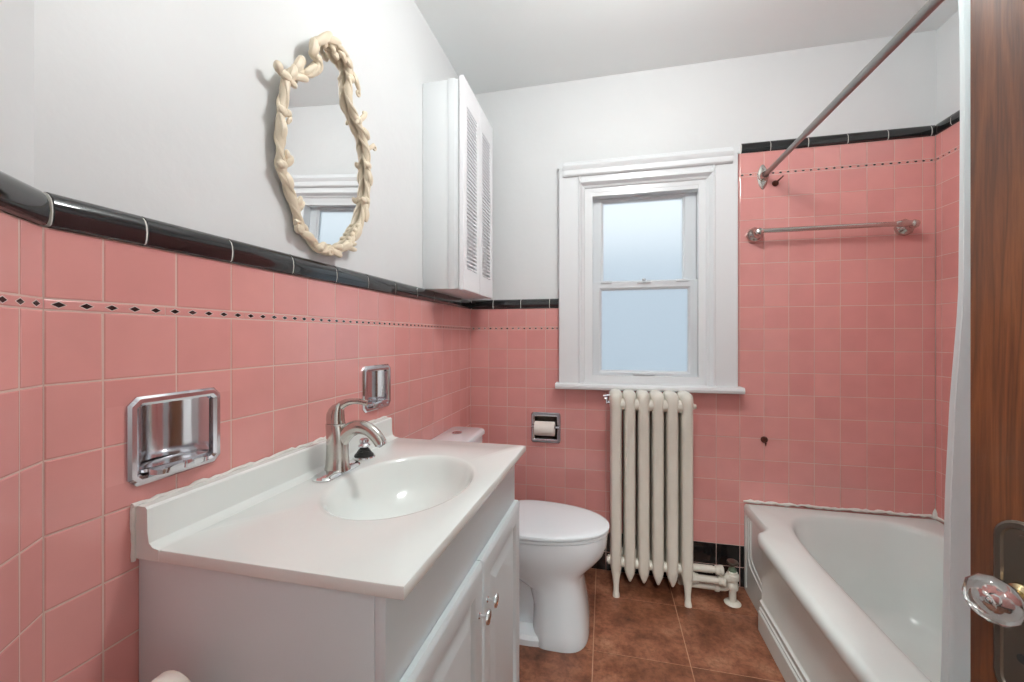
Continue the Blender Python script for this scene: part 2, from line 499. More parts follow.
# flat casings (stand 3.5 cm proud) with moulded inner edge
def extr(bm, prof, a, b, mp):
    loft(bm, [[mp(a, p) for p in prof], [mp(b, p) for p in prof]]); fixn(bm)
WT = 2.212
profL = [(.545, 0), (.545, -.028), (.549, -.034), (.650, -.034), (.655, -.040), (.662, -.040), (.668, -.030), (.672, -.018), (.680, -.014), (.684, -.004), (.726, -.003), (.726, .02), (.545, .02)]
extr(bm, profL, 1.005, WT - .02, lambda z, p: Vector((p[0], p[1], z)))
profR = [(1.440, 0), (1.440, -.028), (1.436, -.034), (1.336, -.034), (1.331, -.040), (1.324, -.040), (1.316, -.030), (1.310, -.018), (1.302, -.014), (1.296, -.004), (1.262, -.003), (1.262, .02), (1.44, .02)]
extr(bm, profR, 1.005, WT - .02, lambda z, p: Vector((p[0], p[1], z)))
head = [(.02, 2.050), (-.003, 2.050), (-.004, 2.072), (-.014, 2.076), (-.018, 2.084), (-.030, 2.090), (-.040, 2.096), (-.040, 2.104), (-.034, 2.108), (-.034, 2.136), (-.034, WT - .02), (.02, WT - .02)]
extr(bm, head, .655, 1.331, lambda x, p: Vector((x, p[0], p[1])))
win = struct('window_1', bm, M['trim'])
bm = new()
crown = [(0, 2.132), (-.045, 2.132), (-.052, 2.138), (-.054, 2.152), (-.050, 2.164), (-.056, 2.172), (-.060, 2.184), (-.050, 2.194), (-.048, 2.202), (-.040, 2.206), (-.038, WT), (.012, WT)]
extr(bm, crown, .572, 1.412, lambda x, p: Vector((x, p[0], p[1])))
extr(bm, [(-.0, 2.18), (-.036, 2.18), (-.036, WT), (.012, WT)], .545, 1.44, lambda x, p: Vector((x, p[0], p[1])))
struct('window_head', bm, M['trim'], win)
bm = new()
prof = [(.012, .982), (-.062, .982), (-.070, .986), (-.074, .998), (-.070, 1.010), (-.062, 1.014), (.02, 1.014)]
extr(bm, prof, .530, 1.459, lambda x, p: Vector((x, p[0], p[1])))
box(bm, .545, 1.44, -.003, .02, 1.005, 1.056)
struct('window_sill', bm, M['trim'], win)
bm = new()   # jambs and blind stops
box(bm, .690, .724, .0, .13, 1.03, 2.055); box(bm, 1.264, 1.305, .0, .13, 1.03, 2.055)
box(bm, .690, 1.305, .0, .13, 2.030, 2.055); box(bm, .690, 1.305, .0, .13, 1.03, 1.050)
struct('window_jamb', bm, M['trim'], win)
def sash(name, x0, x1, z0, z1, y, gl, gr, gb, gt):
    bm = new()
    mp = lambda u, v, h: Vector((u, y - h, v))
    plate(bm, [(x0, x1, z0, z1, .001, -.03), (x0, x1, z0, z1, .001, -.002), (x0 + .002, x1 - .002, z0 + .002, z1 - .002, .001, 0),
               (gl - .012, gr + .012, gb - .012, gt + .012, .001, 0), (gl - .008, gr + .008, gb - .008, gt + .008, .001, -.005),
               (gl, gr, gb, gt, .001, -.012), (gl, gr, gb, gt, .001, -.03)], mp, 1, False, False)
    # close the back as a ring
    s = struct(name, bm, M['sash'], win)
    bm = new(); box(bm, gl - .004, gr + .004, y + .014, y + .019, gb - .004, gt + .004)
    struct('pane', bm, M['frosted'], s)
    return s
sash('upper_sash', .726, 1.262, 1.556, 2.030, .055, .783, 1.196, 1.572, 2.006)
lo = sash('lower_sash', .726, 1.262, 1.050, 1.566, .022, .774, 1.216, 1.082, 1.518)
bm = new()
for z, y, w in ((1.066, .018, .055), (2.022, .05, .055)):
    box(bm, .995 - w, .995 + w, y - .008, y + .006, z - .006, z + .006, .002)
box(bm, .96, 1.03, .01, .022, 1.552, 1.566, .003); box(bm, .985, 1.005, .002, .02, 1.566, 1.576, .003)
for x in (.80, 1.19): box(bm, x - .03, x + .03, .014, .022, 1.556, 1.568, .002)
struct('sash_lock', bm, M['sash'], lo)
# unseen wall added outside so the frosted panes grade darker downwards
bm = new()
box(bm, -4, 6, 3.6, 4.0, -1, 2.55)
for k in range(28): box(bm, -4, 6, 3.585, 3.6, -1 + k * .127, -1 + k * .127 + .012)
nb = obj('pane_tone_wall', bm, plain('grey_siding', srgb(214, 222, 230), .8))
tag(nb, 'pale grey wall added unseen outside to grade the frosted panes', 'backdrop')
bm = new(); box(bm, -8, 10, .3, 9, -1.2, -1.0)
struct('ground_outside', bm, plain('outside_ground', srgb(190, 195, 195), .9))

# ------------------------------------------------------------------ vanity and countertop
def shear(bm, only=None):
    for v in bm.verts: v.co.x += (.0118 + max(v.co.x, 0) / .507 * .0132) * (v.co.y + 1.719) / .765 + .0016
def vpart(name, bm, mat, th, **k):
    shear(bm); return part(name, bm, mat, th, **k)
van = thing('vanity_cabinet', 'pale grey-white vanity cabinet with two doors under the sink countertop', 'cabinet', (.24, -1.32, 0))
bm = new(); box(bm, .002, .4555, -1.713, -1.697, 0, .8835, .001); vpart('side_panel', bm, M['vanity'], van)
bm = new(); box(bm, .002, .4555, -.961, -.945, 0, .8835, .001); vpart('side_panel', bm, M['vanity'], van)
bm = new()
box(bm, .456, .474, -1.713, -.944, .70, .8835, .0015); box(bm, .456, .474, -1.713, -1.655, .09, .705); box(bm, .456, .474, -.99, -.944, .09, .705)
box(bm, .456, .474, -1.345, -1.30, .09, .705); box(bm, .456, .474, -1.713, -.944, .09, .13)
vpart('face_frame', bm, M['vanity'], van)
bm = new(); box(bm, .40, .415, -1.69, -.955, 0, .10); vpart('toe_kick', bm, M['vanity'], van)
bm = new(); box(bm, .01, .45, -1.68, -.96, .09, .105); vpart('bottom_shelf', bm, M['vanity'], van)
def vdoor(y0, y1, ky):
    mp = lambda u, v, h: Vector((.475 + h, u, v))
    z0, z1 = .10, .728
    q = lambda i, h: (y0 + i, y1 - i, z0 + i, z1 - i, .0005, h)
    bm = new()
    plate(bm, [q(0, 0), q(0, .011), q(.003, .0145), q(.009, .0175), q(.012, .018), q(.052, .018), q(.055, .0165), q(.060, .0095), q(.066, .0095), q(.072, .0105), q(.094, .0175), q(.097, .018)], mp, 1)
    d = vpart('door', bm, M['vanity'], van)
    bm = new()
    lathe(bm, (.492, ky, .617), (1, 0, 0), [(.0075, 0), (.0075, .0015), (.0045, .004), (.004, .016), (.006, .019), (.015, .0205), (.0165, .0225), (.0155, .0255), (.010, .0275), (0, .028)], 28)
    k = vpart('door_knob', bm, M['chrome'], van)
    k.data.transform(Matrix.Identity(4)); k.parent = d
    return d
vdoor(-1.697, -1.324, -1.352)
vdoor(-1.321, -.948, -1.291)

ct = thing('sink_countertop', 'glossy off-white moulded sink countertop with oval bowl and backsplash', 'countertop', (.25, -1.32, .885))
bm = new()
bx, by, ba, bb = .292, -1.325, .160, .215
X0, X1, Y0, Y1, TZ = .0015, .507, -1.719, -.930, .905
angs = sorted([2 * PI * i / 72 for i in range(72)] + [math.atan2(y - by, x - bx) % (2 * PI) for x in (X0, X1) for y in (Y0, Y1)])
def rayrect(a, x0, x1, y0, y1):
    c, s = math.cos(a), math.sin(a); t = 9
    if c > 1e-9: t = min(t, (x1 - bx) / c)
    if c < -1e-9: t = min(t, (x0 - bx) / c)
    if s > 1e-9: t = min(t, (y1 - by) / s)
    if s < -1e-9: t = min(t, (y0 - by) / s)
    return bx + t * c, by + t * s
def ell(a, k):
    c, s = math.cos(a), math.sin(a)
    r = 1 / math.sqrt((c / ba) ** 2 + (s / bb) ** 2); return bx + r * k * c, by + r * k * s
rings = []
def rr(inset, z): return [Vector((*rayrect(a, X0 + inset, X1 - inset, Y0 + inset, Y1 - inset), z)) for a in angs]
rings.append(rr(.03, .884)); rings.append(rr(.001, .884)); rings.append(rr(0, .886)); rings.append(rr(0, .900)); rings.append(rr(.0015, .9035)); rings.append(rr(.005, TZ))
for k, dz in ((1.06, 0), (1.02, -.0008), (1.0, -.003), (.975, -.010), (.95, -.020), (.90, -.042), (.83, -.066), (.72, -.090), (.58, -.108), (.42, -.120), (.25, -.126), (.10, -.128)):
    rings.append([Vector((*ell(a, k), TZ + dz)) for a in angs])
loft(bm, rings, False, True); fixn(bm)
# cove and backsplash
prof = [(.0015, .8855), (.0015, .972), (.004, .975), (.026, .975), (.030, .971), (.031, .930), (.034, .914), (.042, .907), (.055, .905), (.055, .8855)]
loft(bm, [[Vector((x, y, z)) for x, z in prof] for y in (Y0 - .0004, Y1 + .0004)]); fixn(bm)
vpart('sink_top', bm, M['counter'], ct)
bm = new(); lathe(bm, (bx, by, TZ - .1285), (0, 0, 1), [(.024, 0), (.024, .002), (.020, .003), (.016, .0015), (.014, -.001), (0, -.001)], 28)
vpart('drain', bm, M['chrome'], ct)
bm = new()
pts = []
random.seed(3)
for i in range(60):
    y = -1.724 + i * (.80 / 59); pts.append((.004 + random.uniform(-.001, .002), y, .976 + random.uniform(-.002, .0025)))
tube(bm, pts, [random.uniform(.003, .0055) for _ in pts], 8)
pts = [(.002 + random.uniform(-.001, .001), -1.7215, .976 - i * .0095) for i in range(11)]
tube(bm, pts, [random.uniform(.0025, .005) for _ in pts], 8, up=Vector((1, 0, 0)))
vpart('caulk_bead', bm, M['caulk'], ct, label='rough bead of white caulk')

# faucet
fx, fy, fz0 = .100, -1.309, .906
fa = thing('faucet', 'brushed nickel single-lever faucet on the countertop beside the oval bowl', 'faucet', (fx, fy, fz0))
bm = new()
mp = lambda u, v, h: Vector((fx + v, fy + u, fz0 + h))
plate(bm, [(-.078, .078, -.027, .027, .022, 0), (-.078, .078, -.027, .027, .022, .004), (-.074, .074, -.023, .023, .020, .009), (-.05, .05, -.019, .019, .018, .0125)], mp, 6)
part('base_plate', bm, M['chrome'], fa)
def ering(c, a, b, n=28, tilt=0):
    out = []
    for i in range(n):
        t = 2 * PI * i / n
        x, y = a * math.cos(t), b * math.sin(t)
        out.append(Vector((c[0] + x * math.cos(tilt), c[1] + y, c[2] - x * math.sin(tilt))))
    return out
bm = new()
loft(bm, [ering((fx + dx, fy, fz0 + z), a * 1.1, b * 1.1) for dx, z, a, b in
          ((0, .008, .031, .028), (0, .02, .028, .0255), (0, .045, .0265, .0235), (0, .075, .026, .023), (-.001, .10, .0255, .023), (-.003, .122, .025, .0228), (-.005, .128, .0235, .022), (-.005, .13, .0225, .021))]); fixn(bm)
part('body', bm, M['nickel'], fa)
bm = new()
sp = catmull([(fx + .006, fy, fz0 + .080), (fx + .030, fy, fz0 + .108), (fx + .058, fy, fz0 + .122), (fx + .088, fy, fz0 + .119), (fx + .112, fy, fz0 + .103), (fx + .128, fy, fz0 + .083)], 6)
k = len(sp)
tube(bm, sp, [.0225 - .0065 * (i / (k - 1)) ** .7 for i in range(k)], 20, flat=[.78 + .1 * i / k for i in range(k)], up=Vector((0, 1, 0)))
part('spout', bm, M['nickel'], fa)
bm = new(); d = (sp[-1] - sp[-2]).normalized()
lathe(bm, sp[-1] - d * .002, d, [(.0130, 0), (.0130, .005), (.0115, .008), (.009, .008), (.009, .005), (0, .005)], 24)
part('aerator', bm, M['oldchrome'], fa)
bm = new()
# domed cap leaning back that sweeps into the lever
dome = [(-.005, .131, .0235, .0225), (-.006, .142, .0235, .0225), (-.006, .155, .0225, .0215), (-.003, .168, .0195, .019), (.002, .178, .0145, .015), (.008, .184, .008, .009)]
loft(bm, [ering((fx + dx, fy, fz0 + z), a, b) for dx, z, a, b in dome])
lv = catmull([(fx - .004, fy, fz0 + .160), (fx + .012, fy, fz0 + .178), (fx + .036, fy, fz0 + .188), (fx + .062, fy, fz0 + .190), (fx + .088, fy, fz0 + .186)], 6)
k = len(lv)
tube(bm, lv, [.014 - .0065 * min(1, i / (k * .6)) for i in range(k)], 16, flat=[.9 - .5 * i / k for i in range(k)], up=Vector((0, 1, 0)))
fixn(bm)
part('lever', bm, M['nickel'], fa)
# loose stopper on the counter
st = thing('drain_stopper', 'loose black and silver sink stopper standing on the counter behind the faucet', 'stopper', (.094, -1.178, .9055))
bm = new(); lathe(bm, (.094, -1.178, .9055), (0, 0, 1), [(0, 0), (0.0297, 0), (0.031725, 0.003375), (0.030375, 0.00675), (0.0216, 0.007425), (0, 0.007425)], 28); part('flange', bm, M['chrome'], st)
bm = new(); lathe(bm, (.094, -1.178, .9055), (0, 0, 1), [(0.027675, 0.007425), (0.026325, 0.01215), (0.022275, 0.012825), (0.022275, 0.0162), (0.019575, 0.016875), (0.019575, 0.020925), (0.0162, 0.0216), (0.0162, 0.02565), (0.012825, 0.026325), (0.01215, 0.0324), (0, 0.0324)], 28); part('rubber_seal', bm, M['black'], st)
bm = new(); lathe(bm, (.094, -1.178, .9055), (0, 0, 1), [(0.011475, 0.0324), (0.016875, 0.034425), (0.01755, 0.0378), (0.0135, 0.0405), (0.011475, 0.04455), (0.014175, 0.0486), (0.012825, 0.05535), (0.00675, 0.058725), (0, 0.0594)], 24); part('cap', bm, M['oldchrome'], st)

# ------------------------------------------------------------------ recessed fixtures
def fixture(th, u0, u1, z0, z1, hole, mp, kind):
    h0, h1, k0, k1 = hole
    c = .014
    bm = new()
    plate(bm, [(u0, u1, z0, z1, c, .0003), (u0, u1, z0, z1, c, .004), (u0 + .004, u1 - .004, z0 + .004, z1 - .004, c * .9, .0085), (u0 + .011, u1 - .011, z0 + .011, z1 - .011, .008, .009),
               (h0 + .004, h1 - .004, k0 + .004, k1 - .004, .006, .005), (h0 + .005, h1 - .005, k0 + .005, k1 - .005, .006, -.005)], mp, 1 if kind != 'tp' else 3, False, False)
    part('face_plate', bm, M['oldchrome'], th)
    bm = new()   # curved back of the recess
    n = 14; a0, a1 = h0 + .0035, h1 - .0035
    rings = []
    for z in (k0 + .003, k1 - .003):
        ring = []
        for i in range(n + 1):
            t = i / n; u = a0 + (a1 - a0) * t
            depth = -.006 - .042 * math.sin(PI * t) ** .6
            ring.append(mp(u, z, depth))
        rings.append(ring)
    V = [[bm.verts.new(p) for p in r] for r in rings]
    for i in range(n): bm.faces.new((V[0][i], V[0][i + 1], V[1][i + 1], V[1][i]))
    bm.faces.new(V[0]); bm.faces.new(V[1][::-1])
    part('recess', bm, M['oldchrome'] if kind != 'tp' else M['bronze'], th)
so = thing('soap_dish', 'chrome recessed soap dish with protruding lip above the near end of the counter', 'soap dish', (0, -1.6475, 1.005))
fixture(so, -1.731, -1.564, 1.007, 1.161, soapL, mpL, 'soap')
bm = new()
mpt = lambda u, v, h: Vector((v + WSK(u), u, h))
loft(bm, [[mpL(u, z, n) for u, z, n in ring] for ring in (
    [(-1.700, 1.022, .006), (-1.595, 1.022, .006), (-1.595, 1.032, .006), (-1.700, 1.032, .006)],
    [(-1.694, 1.020, .018), (-1.601, 1.020, .018), (-1.601, 1.028, .018), (-1.694, 1.028, .018)],
    [(-1.680, 1.021, .026), (-1.615, 1.021, .026), (-1.615, 1.030, .027), (-1.680, 1.030, .027)],
    [(-1.672, 1.026, .029), (-1.623, 1.026, .029), (-1.623, 1.033, .029), (-1.672, 1.033, .029)])]); fixn(bm)
box(bm, .026, .034, -1.656, -1.639, 1.022, 1.036, .002)
bm2 = bm
part('soap_lip', bm2, M['oldchrome'], so)
bm = new()
plate(bm, [(-1.708, -1.587, -.040, .006, .012, 1.027), (-1.708, -1.587, -.040, .006, .012, 1.0325), (-1.700, -1.595, -.034, .000, .012, 1.0295)], mpt, 4)
part('soap_tray', bm, M['oldchrome'], so)
so2 = thing('tumbler_holder', 'chrome recessed tumbler holder on the pink wall behind the faucet lever', 'holder', (0, -.958, 1.01))
fixture(so2, -1.064, -.895, 1.012, 1.166, soapR, mpL, 'soap')
bm = new()
box(bm, -.018, .028, -1.041, -.918, 1.030, 1.036, .002); box(bm, .024, .030, -1.021, -.938, 1.022, 1.040, .002)
part('shelf', bm, M['oldchrome'], so2)
tp = thing('toilet_paper_holder', 'chrome recessed toilet paper holder in the pink back wall left of the radiator', 'holder', (.47, 0, .67))
fixture(tp, .387, .552, .672, .842, tpH, mpB, 'tp')
bm = new()
tube(bm, [(.398, -.008, .765), (.398, -.026, .765)], .007, 12, up=Vector((1, 0, 0))); tube(bm, [(.541, -.008, .765), (.541, -.026, .765)], .007, 12, up=Vector((1, 0, 0)))
tube(bm, [(.392, -.024, .765), (.547, -.024, .765)], .0065, 14)
part('roller', bm, M['oldchrome'], tp)
bm = new()
lathe(bm, (.412, -.024, .757), (1, 0, 0), [(.018, 0), (.037, 0), (.0385, .001), (.0388, .109), (.037, .110), (.018, .110), (.018, .001)], 36)
r = obj('toilet_roll', bm, M['paper']); tag(r, 'nearly full white toilet roll hanging in the recessed wall holder', 'toilet roll')

# ------------------------------------------------------------------ mirror
MN = Vector((.998754, -.023143, -.044214)); MP = Vector((.011, -1.273, 1.603))
def onm(x, y, off=0.0):
    r_ = (x - 512) / F; u = (HY - y) / F
    d = Vector((cY * r_ - sY, sY * r_ + cY, u)); o = Vector((CX, CY, CZ))
    t = (MP - o).dot(MN) / d.dot(MN)
    return o + d * t + MN * off
mi = thing('wall_mirror', 'oval mirror in a carved ivory scrollwork frame on the grey-white wall', 'mirror', (0, -1.27, 1.5))
left = [(285, 78), (282, 95), (279, 112.6), (278, 135), (278, 150), (278.5, 165), (283, 181), (290, 199), (295, 215), (299, 229), (307.7, 238), (315, 248), (325, 251.5), (336, 249.5), (347, 243), (355.5, 230),
        (361, 216), (364, 203), (366, 187.7), (366, 174), (365, 163), (364.5, 151), (362.5, 141), (358.5, 129), (353, 117), (348, 104), (346.3, 90), (347, 79), (346.5, 68), (341, 55), (333, 46), (324, 41), (316, 41), (311, 47),
        (312, 54), (316.5, 61), (315.5, 68), (309, 73), (302, 73), (294, 71)]
bm = new()
gpts = [onm(x, y, -.004) for x, y in left]
gp = catmull(gpts, 3, True)
f1 = bm.faces.new([bm.verts.new(p) for p in gp])
bmesh.ops.triangulate(bm, faces=[f1]); fixn(bm)
for f in bm.faces:
    if f.normal.dot(MN) < 0: f.normal_flip()
part('glass', bm, M['mirror'], mi)
bm = new()
oval = [onm(x, y, 0) for x, y in left[:-8]]
cen = sum(oval, Vector()) / len(oval)
oval = [cen + (p - cen) * .86 for p in catmull(oval, 3, True)]
A = [bm.verts.new(p - MN * .0055) for p in oval]; B = [bm.verts.new(Vector((-.0115, p.y, p.z))) for p in oval]
f1 = bm.faces.new(A); f2 = bm.faces.new(B[::-1])
for i in range(len(A)): bm.faces.new((A[i], B[i], B[(i + 1) % len(A)], A[(i + 1) % len(A)]))
bmesh.ops.triangulate(bm, faces=[f1, f2]); fixn(bm)
part('backing_board', bm, M['frame'], mi)
bm = new()
fp = catmull([onm(x, y, .006) for x, y in left], 5, True)
random.seed(5)
nrad = len(fp)
rad = [.0105 + .0015 * math.sin(i * .55) for i in range(nrad)]
# rope of the moulding, swelling at the knots
tube(bm, fp, rad, 12, True, up=MN, flat=.95)
for ph in (0, PI):
    vine = []
    for i in range(nrad):
        d = (fp[(i + 1) % nrad] - fp[i - 1]).normalized(); a_ = d.cross(MN).normalized()
        th = ph + 2 * PI * i * 11 / nrad
        vine.append(fp[i] + (a_ * math.cos(th) + MN * math.sin(th)) * .0088)
    tube(bm, vine, .0048, 8, True, up=MN)
def leaf(bm, p0, p1, w, h, lift=.004, curl=0):
    """tapered acanthus lobe from p0 to p1 (pixels) lying on the moulding"""
    a = onm(*p0, .010); b = onm(*p1, .010)
    mid = (a + b) / 2 + MN * lift
    side = (b - a).cross(MN).normalized()
    pts = catmull([a, mid + side * curl, b + MN * (lift * .6)], 5)
    k = len(pts)
    tube(bm, pts, [max(.002, 1.25 * w * math.sin(PI * (.07 + .86 * i / (k - 1))) ** .55) for i in range(k)], 10, up=MN, flat=h / w)
def curlk(bm, c, r0, turns, w, sgn=1, a0=0):
    pts = []
    cc = onm(*c, .012); ex = Vector((0, 1, 0)); ez = Vector((0, 0, 1))
    k = int(14 * turns)
    for i in range(k + 1):
        t = i / k; a = a0 + sgn * 2 * PI * turns * t; r_ = r0 * (1 - .75 * t)
        pts.append(cc + ex * math.cos(a) * r_ + ez * math.sin(a) * r_ + MN * (.004 * t))
    tube(bm, pts, [w * (1 - .35 * i / k) for i in range(k + 1)], 8, up=MN)
fixn(bm)
part('frame', bm, M['frame'], mi)
bm = new()
L = leaf
# upper left joint with the spread bud and lobes
L(bm, (288, 80), (272, 68), .009, .007, curl=-.004); L(bm, (286, 82), (291, 66), .009, .007); L(bm, (290, 74), (298, 58), .010, .008)
L(bm, (288, 76), (304, 80), .008, .006); L(bm, (284, 80), (292, 88), .007, .006); ball(bm, onm(273.5, 67.5, .014), (.010, .012, .014)); ball(bm, onm(297.5, 61, .014), (.009, .011, .011))
L(bm, (300, 74), (312, 66), .007, .006, .006)
# crest scroll
L(bm, (309, 56), (311, 40), .010, .008); L(bm, (311, 44), (327, 34.5), .010, .008, .006); L(bm, (318, 38), (336, 44), .009, .007, .008); L(bm, (326, 37), (344, 58), .006, .005, .010, .004)
L(bm, (322, 48), (318, 40), .008, .006); L(bm, (329, 52), (334, 60), .008, .006, .004); L(bm, (333, 47), (342, 63), .008, .006, .006); ball(bm, onm(311, 48, .016), (.008, .011, .012)); L(bm, (326, 44), (331, 56), .006, .005, .006)
L(bm, (341, 56), (348, 70), .009, .006, .006)
# right side knots going down
for (x, y) in ((347.5, 79), (355.5, 121), (365, 166), (363.5, 201), (296, 229), (279, 112), (278.5, 165)):
    ball(bm, onm(x, y, .010), (.011, .015, .013))
L(bm, (350, 72), (356, 92), .007, .006, .004, .003); curlk(bm, (354, 93), .012, 1.1, .0045, -1, 1.2)
L(bm, (348, 82), (344, 77), .005, .004); L(bm, (356, 122), (363, 113), .007, .005); curlk(bm, (360.5, 115), .010, 1.0, .004, 1, 0)
L(bm, (355, 119), (352, 124), .005, .004); L(bm, (360, 128), (365, 140), .008, .006, .006); L(bm, (364, 150), (371, 145), .006, .005); curlk(bm, (371, 148), .010, 1.2, .0045, 1, 2)
L(bm, (364, 168), (361, 162), .006, .005); L(bm, (365, 170), (367, 186), .009, .006, .006); L(bm, (363, 203), (358, 198), .007, .005); L(bm, (363, 206), (362, 222), .009, .006, .006); L(bm, (358, 224), (351, 240), .009, .006, .006)
for (x, y) in ((356, 226), (353, 231), (350, 235), (347, 239)): ball(bm, onm(x, y, .008), (.008, .010, .008))
# left side leaves
L(bm, (279, 114), (274, 106), .008, .006); L(bm, (281, 111), (286, 117), .008, .006); L(bm, (287, 116), (283, 124), .005, .004); L(bm, (279, 118), (278, 140), .008, .005, .006)
L(bm, (278, 168), (273.5, 162), .007, .006); L(bm, (282, 166), (288, 157), .008, .005); L(bm, (284, 162), (282, 150), .006, .005); L(bm, (282, 172), (287, 190), .009, .005, .006); L(bm, (293, 208), (297, 197), .007, .005); L(bm, (294, 212), (300, 202), .005, .004)
# lower knots
curlk(bm, (294.5, 227.5), .016, 1.1, .0065, -1, 2.4); L(bm, (298, 232), (310, 240), .010, .007); L(bm, (299, 224), (303, 232), .006, .005)
# bottom cluster
L(bm, (313, 249), (322, 244), .009, .006); ball(bm, onm(316, 248, .012), (.010, .016, .011)); curlk(bm, (326, 252), .014, 1.2, .006, 1, 0); L(bm, (328, 250), (338, 256), .009, .006); L(bm, (336, 250), (348, 244), .009, .006, .006)
L(bm, (344, 248), (353, 250), .006, .005); L(bm, (346, 245), (353, 244), .005, .004); L(bm, (330, 248), (338, 246), .007, .005, .008)
fixn(bm)
part('carved_leaves', bm, M['frame'], mi)

# ------------------------------------------------------------------ wall cabinet
wc = thing('wall_cabinet', 'white wall cabinet with two louvred doors hanging high in the left corner', 'cabinet', (0, -.383, 1.463))
CY0, CY1, CZ0, CZ1 = -.602, -.142, 1.468, 2.392
bm = new(); box(bm, .0082, .1275, CY0 + .004, CY1 - .002, CZ0 + .006, CZ1 - .01, .001)
part('body', bm, M['cabinet'], wc)
bm = new(); box(bm, .1275, .160, CY0 + .001, CY1 - .001, CZ0 + .004, CZ1 - .008, .001)
box(bm, .155, .176, CY0 + .004, CY1 - .004, CZ0 + .006, CZ1 - .012, .001)
part('face_frame', bm, M['cabinet'], wc)
def ldoor(y0, y1):
    o0, o1, q0, q1 = y0 + .042, y1 - .042, CZ0 + .095, CZ1 - .115
    mp = lambda u, v, h: Vector((.180 + h, u, v))
    bm = new()
    plate(bm, [(y0, y1, CZ0, CZ1, .001, 0), (y0, y1, CZ0, CZ1, .001, .017), (y0 + .003, y1 - .003, CZ0 + .003, CZ1 - .003, .001, .020),
               (o0, o1, q0, q1, .001, .020), (o0 + .002, o1 - .002, q0 + .002, q1 - .002, .001, .006), (o0, o1, q0, q1, .001, 0)], mp, 1, False, False)
    d = part('louvre_door', bm, M['thermofoil'], wc)
    bm = new(); n = 40; st_ = (q1 - q0) / n
    for i in range(n):
        z = q0 + st_ * (i + .5)
        prof = [(.187, z + .0062), (.190, z + .0072), (.1985, z + .0032), (.1985, z - .0030), (.196, z - .0042), (.186, z + .0030)]
        loft(bm, [[Vector((x, y, zz)) for x, zz in prof] for y in (o0, o1)])
    box(bm, .179, .1825, o0, o1, q0, q1)
    fixn(bm)
    s = part('slats', bm, M['thermofoil'], wc); s.parent = d
ldoor(CY0, (CY0 + CY1) / 2 - .0015); ldoor((CY0 + CY1) / 2 + .0015, CY1)

# ------------------------------------------------------------------ toilet
TY = -.432
to = thing('toilet', 'white porcelain toilet with closed lid between vanity and radiator', 'toilet', (.45, TY, 0))
def tr(pts, z): return [Vector((x, y, z)) for x, y in pts]
bm = new()
R = []
for z, cx, a, b, a2, e in ((0, .585, .142, .196, .10, 3.4), (.012, .585, .143, .197, .10, 3.4), (.05, .585, .139, .186, .10, 3.2), (.13, .585, .128, .168, .10, 3.0), (.20, .58, .120, .156, .12, 2.8),
                            (.235, .56, .136, .154, .20, 2.7), (.262, .50, .218, .162, .26, 2.5), (.290, .46, .294, .171, .28, 2.4), (.325, .455, .330, .179, .26, 2.3), (.36, .455, .344, .183, .25, 2.2), (.395, .455, .347, .185, .25, 2.2), (.410, .455, .345, .184, .25, 2.2), (.414, .455, .338, .178, .25, 2.2)):
    R.append(tr(superell(cx, TY, a, b, e, 64, a2), z))
loft(bm, R)
loft(bm, [tr(superell(.36, TY, .20, b, 4, 48, .22), z) for z, b in ((.02, .125), (.06, .105), (.20, .10), (.27, .14), (.30, .15))])
loft(bm, [tr(superell(.40, TY, .20, b, 5, 48, .26), z) for z, b in ((0, .192), (.022, .190), (.034, .178), (.040, .14))])
fixn(bm)
part('bowl', bm, M['porcelain'], to)
bm = new(); box(bm, .03, .26, TY - .13, TY + .13, .02, .412, .02, 3)
part('tank_pedestal', bm, M['porcelain'], to)
bm = new()
for zc, rings in ((0, ((.4145, .985), (.4165, 1), (.426, 1.0), (.428, .985))),):
    loft(bm, [tr(superell(.455, TY, .352 * k, .187 * k, 2.15, 64, .17 * k), z) for z, k in rings])
fixn(bm)
part('seat_ring', bm, M['seat'], to)
bm = new()
loft(bm, [tr(superell(.455, TY, .356 * k, .190 * k, 2.15, 64, .17 * k), z) for z, k in ((.4295, .97), (.4305, .99), (.433, 1), (.440, 1.0), (.445, .985), (.449, .94), (.4515, .85), (.453, .6), (.4535, .25))]); fixn(bm)
part('seat_lid', bm, M['seat'], to)
bm = new(); tube(bm, [(.275, TY - .09, .437), (.275, TY + .09, .437)], .012, 16); part('hinge_bar', bm, M['seat'], to)
mpz = lambda u, v, h: Vector((u, v, h))
bm = new()
plate(bm, [(.028, .185, TY - .145, TY + .145, .03, .40), (.026, .193, TY - .155, TY + .152, .035, .60), (.026, .196, TY - .16, TY + .148, .035, .775)], mpz, 6)
part('tank', bm, M['porcelain'], to)
bm = new()
plate(bm, [(.026, .200, TY - .165, TY + .152, .03, .7755), (.024, .206, TY - .17, TY + .155, .035, .781), (.024, .206, TY - .17, TY + .155, .035, .795), (.027, .202, TY - .166, TY + .151, .034, .802), (.036, .190, TY - .155, TY + .140, .03, .806)], mpz, 6)
part('tank_lid', bm, M['porcelain'], to)
bm = new()
for r0, h in ((.030, .809),):
    loft(bm, [tr(superell(.106, TY + .0, .022 * k, .030 * k, 2, 32), z) for z, k in ((.8055, 1), (.8095, 1), (.8105, .93))])
box(bm, .086, .126, TY - .0008, TY + .0008, .8100, .8112)
fixn(bm)
part('flush_button', bm, M['chrome'], to)

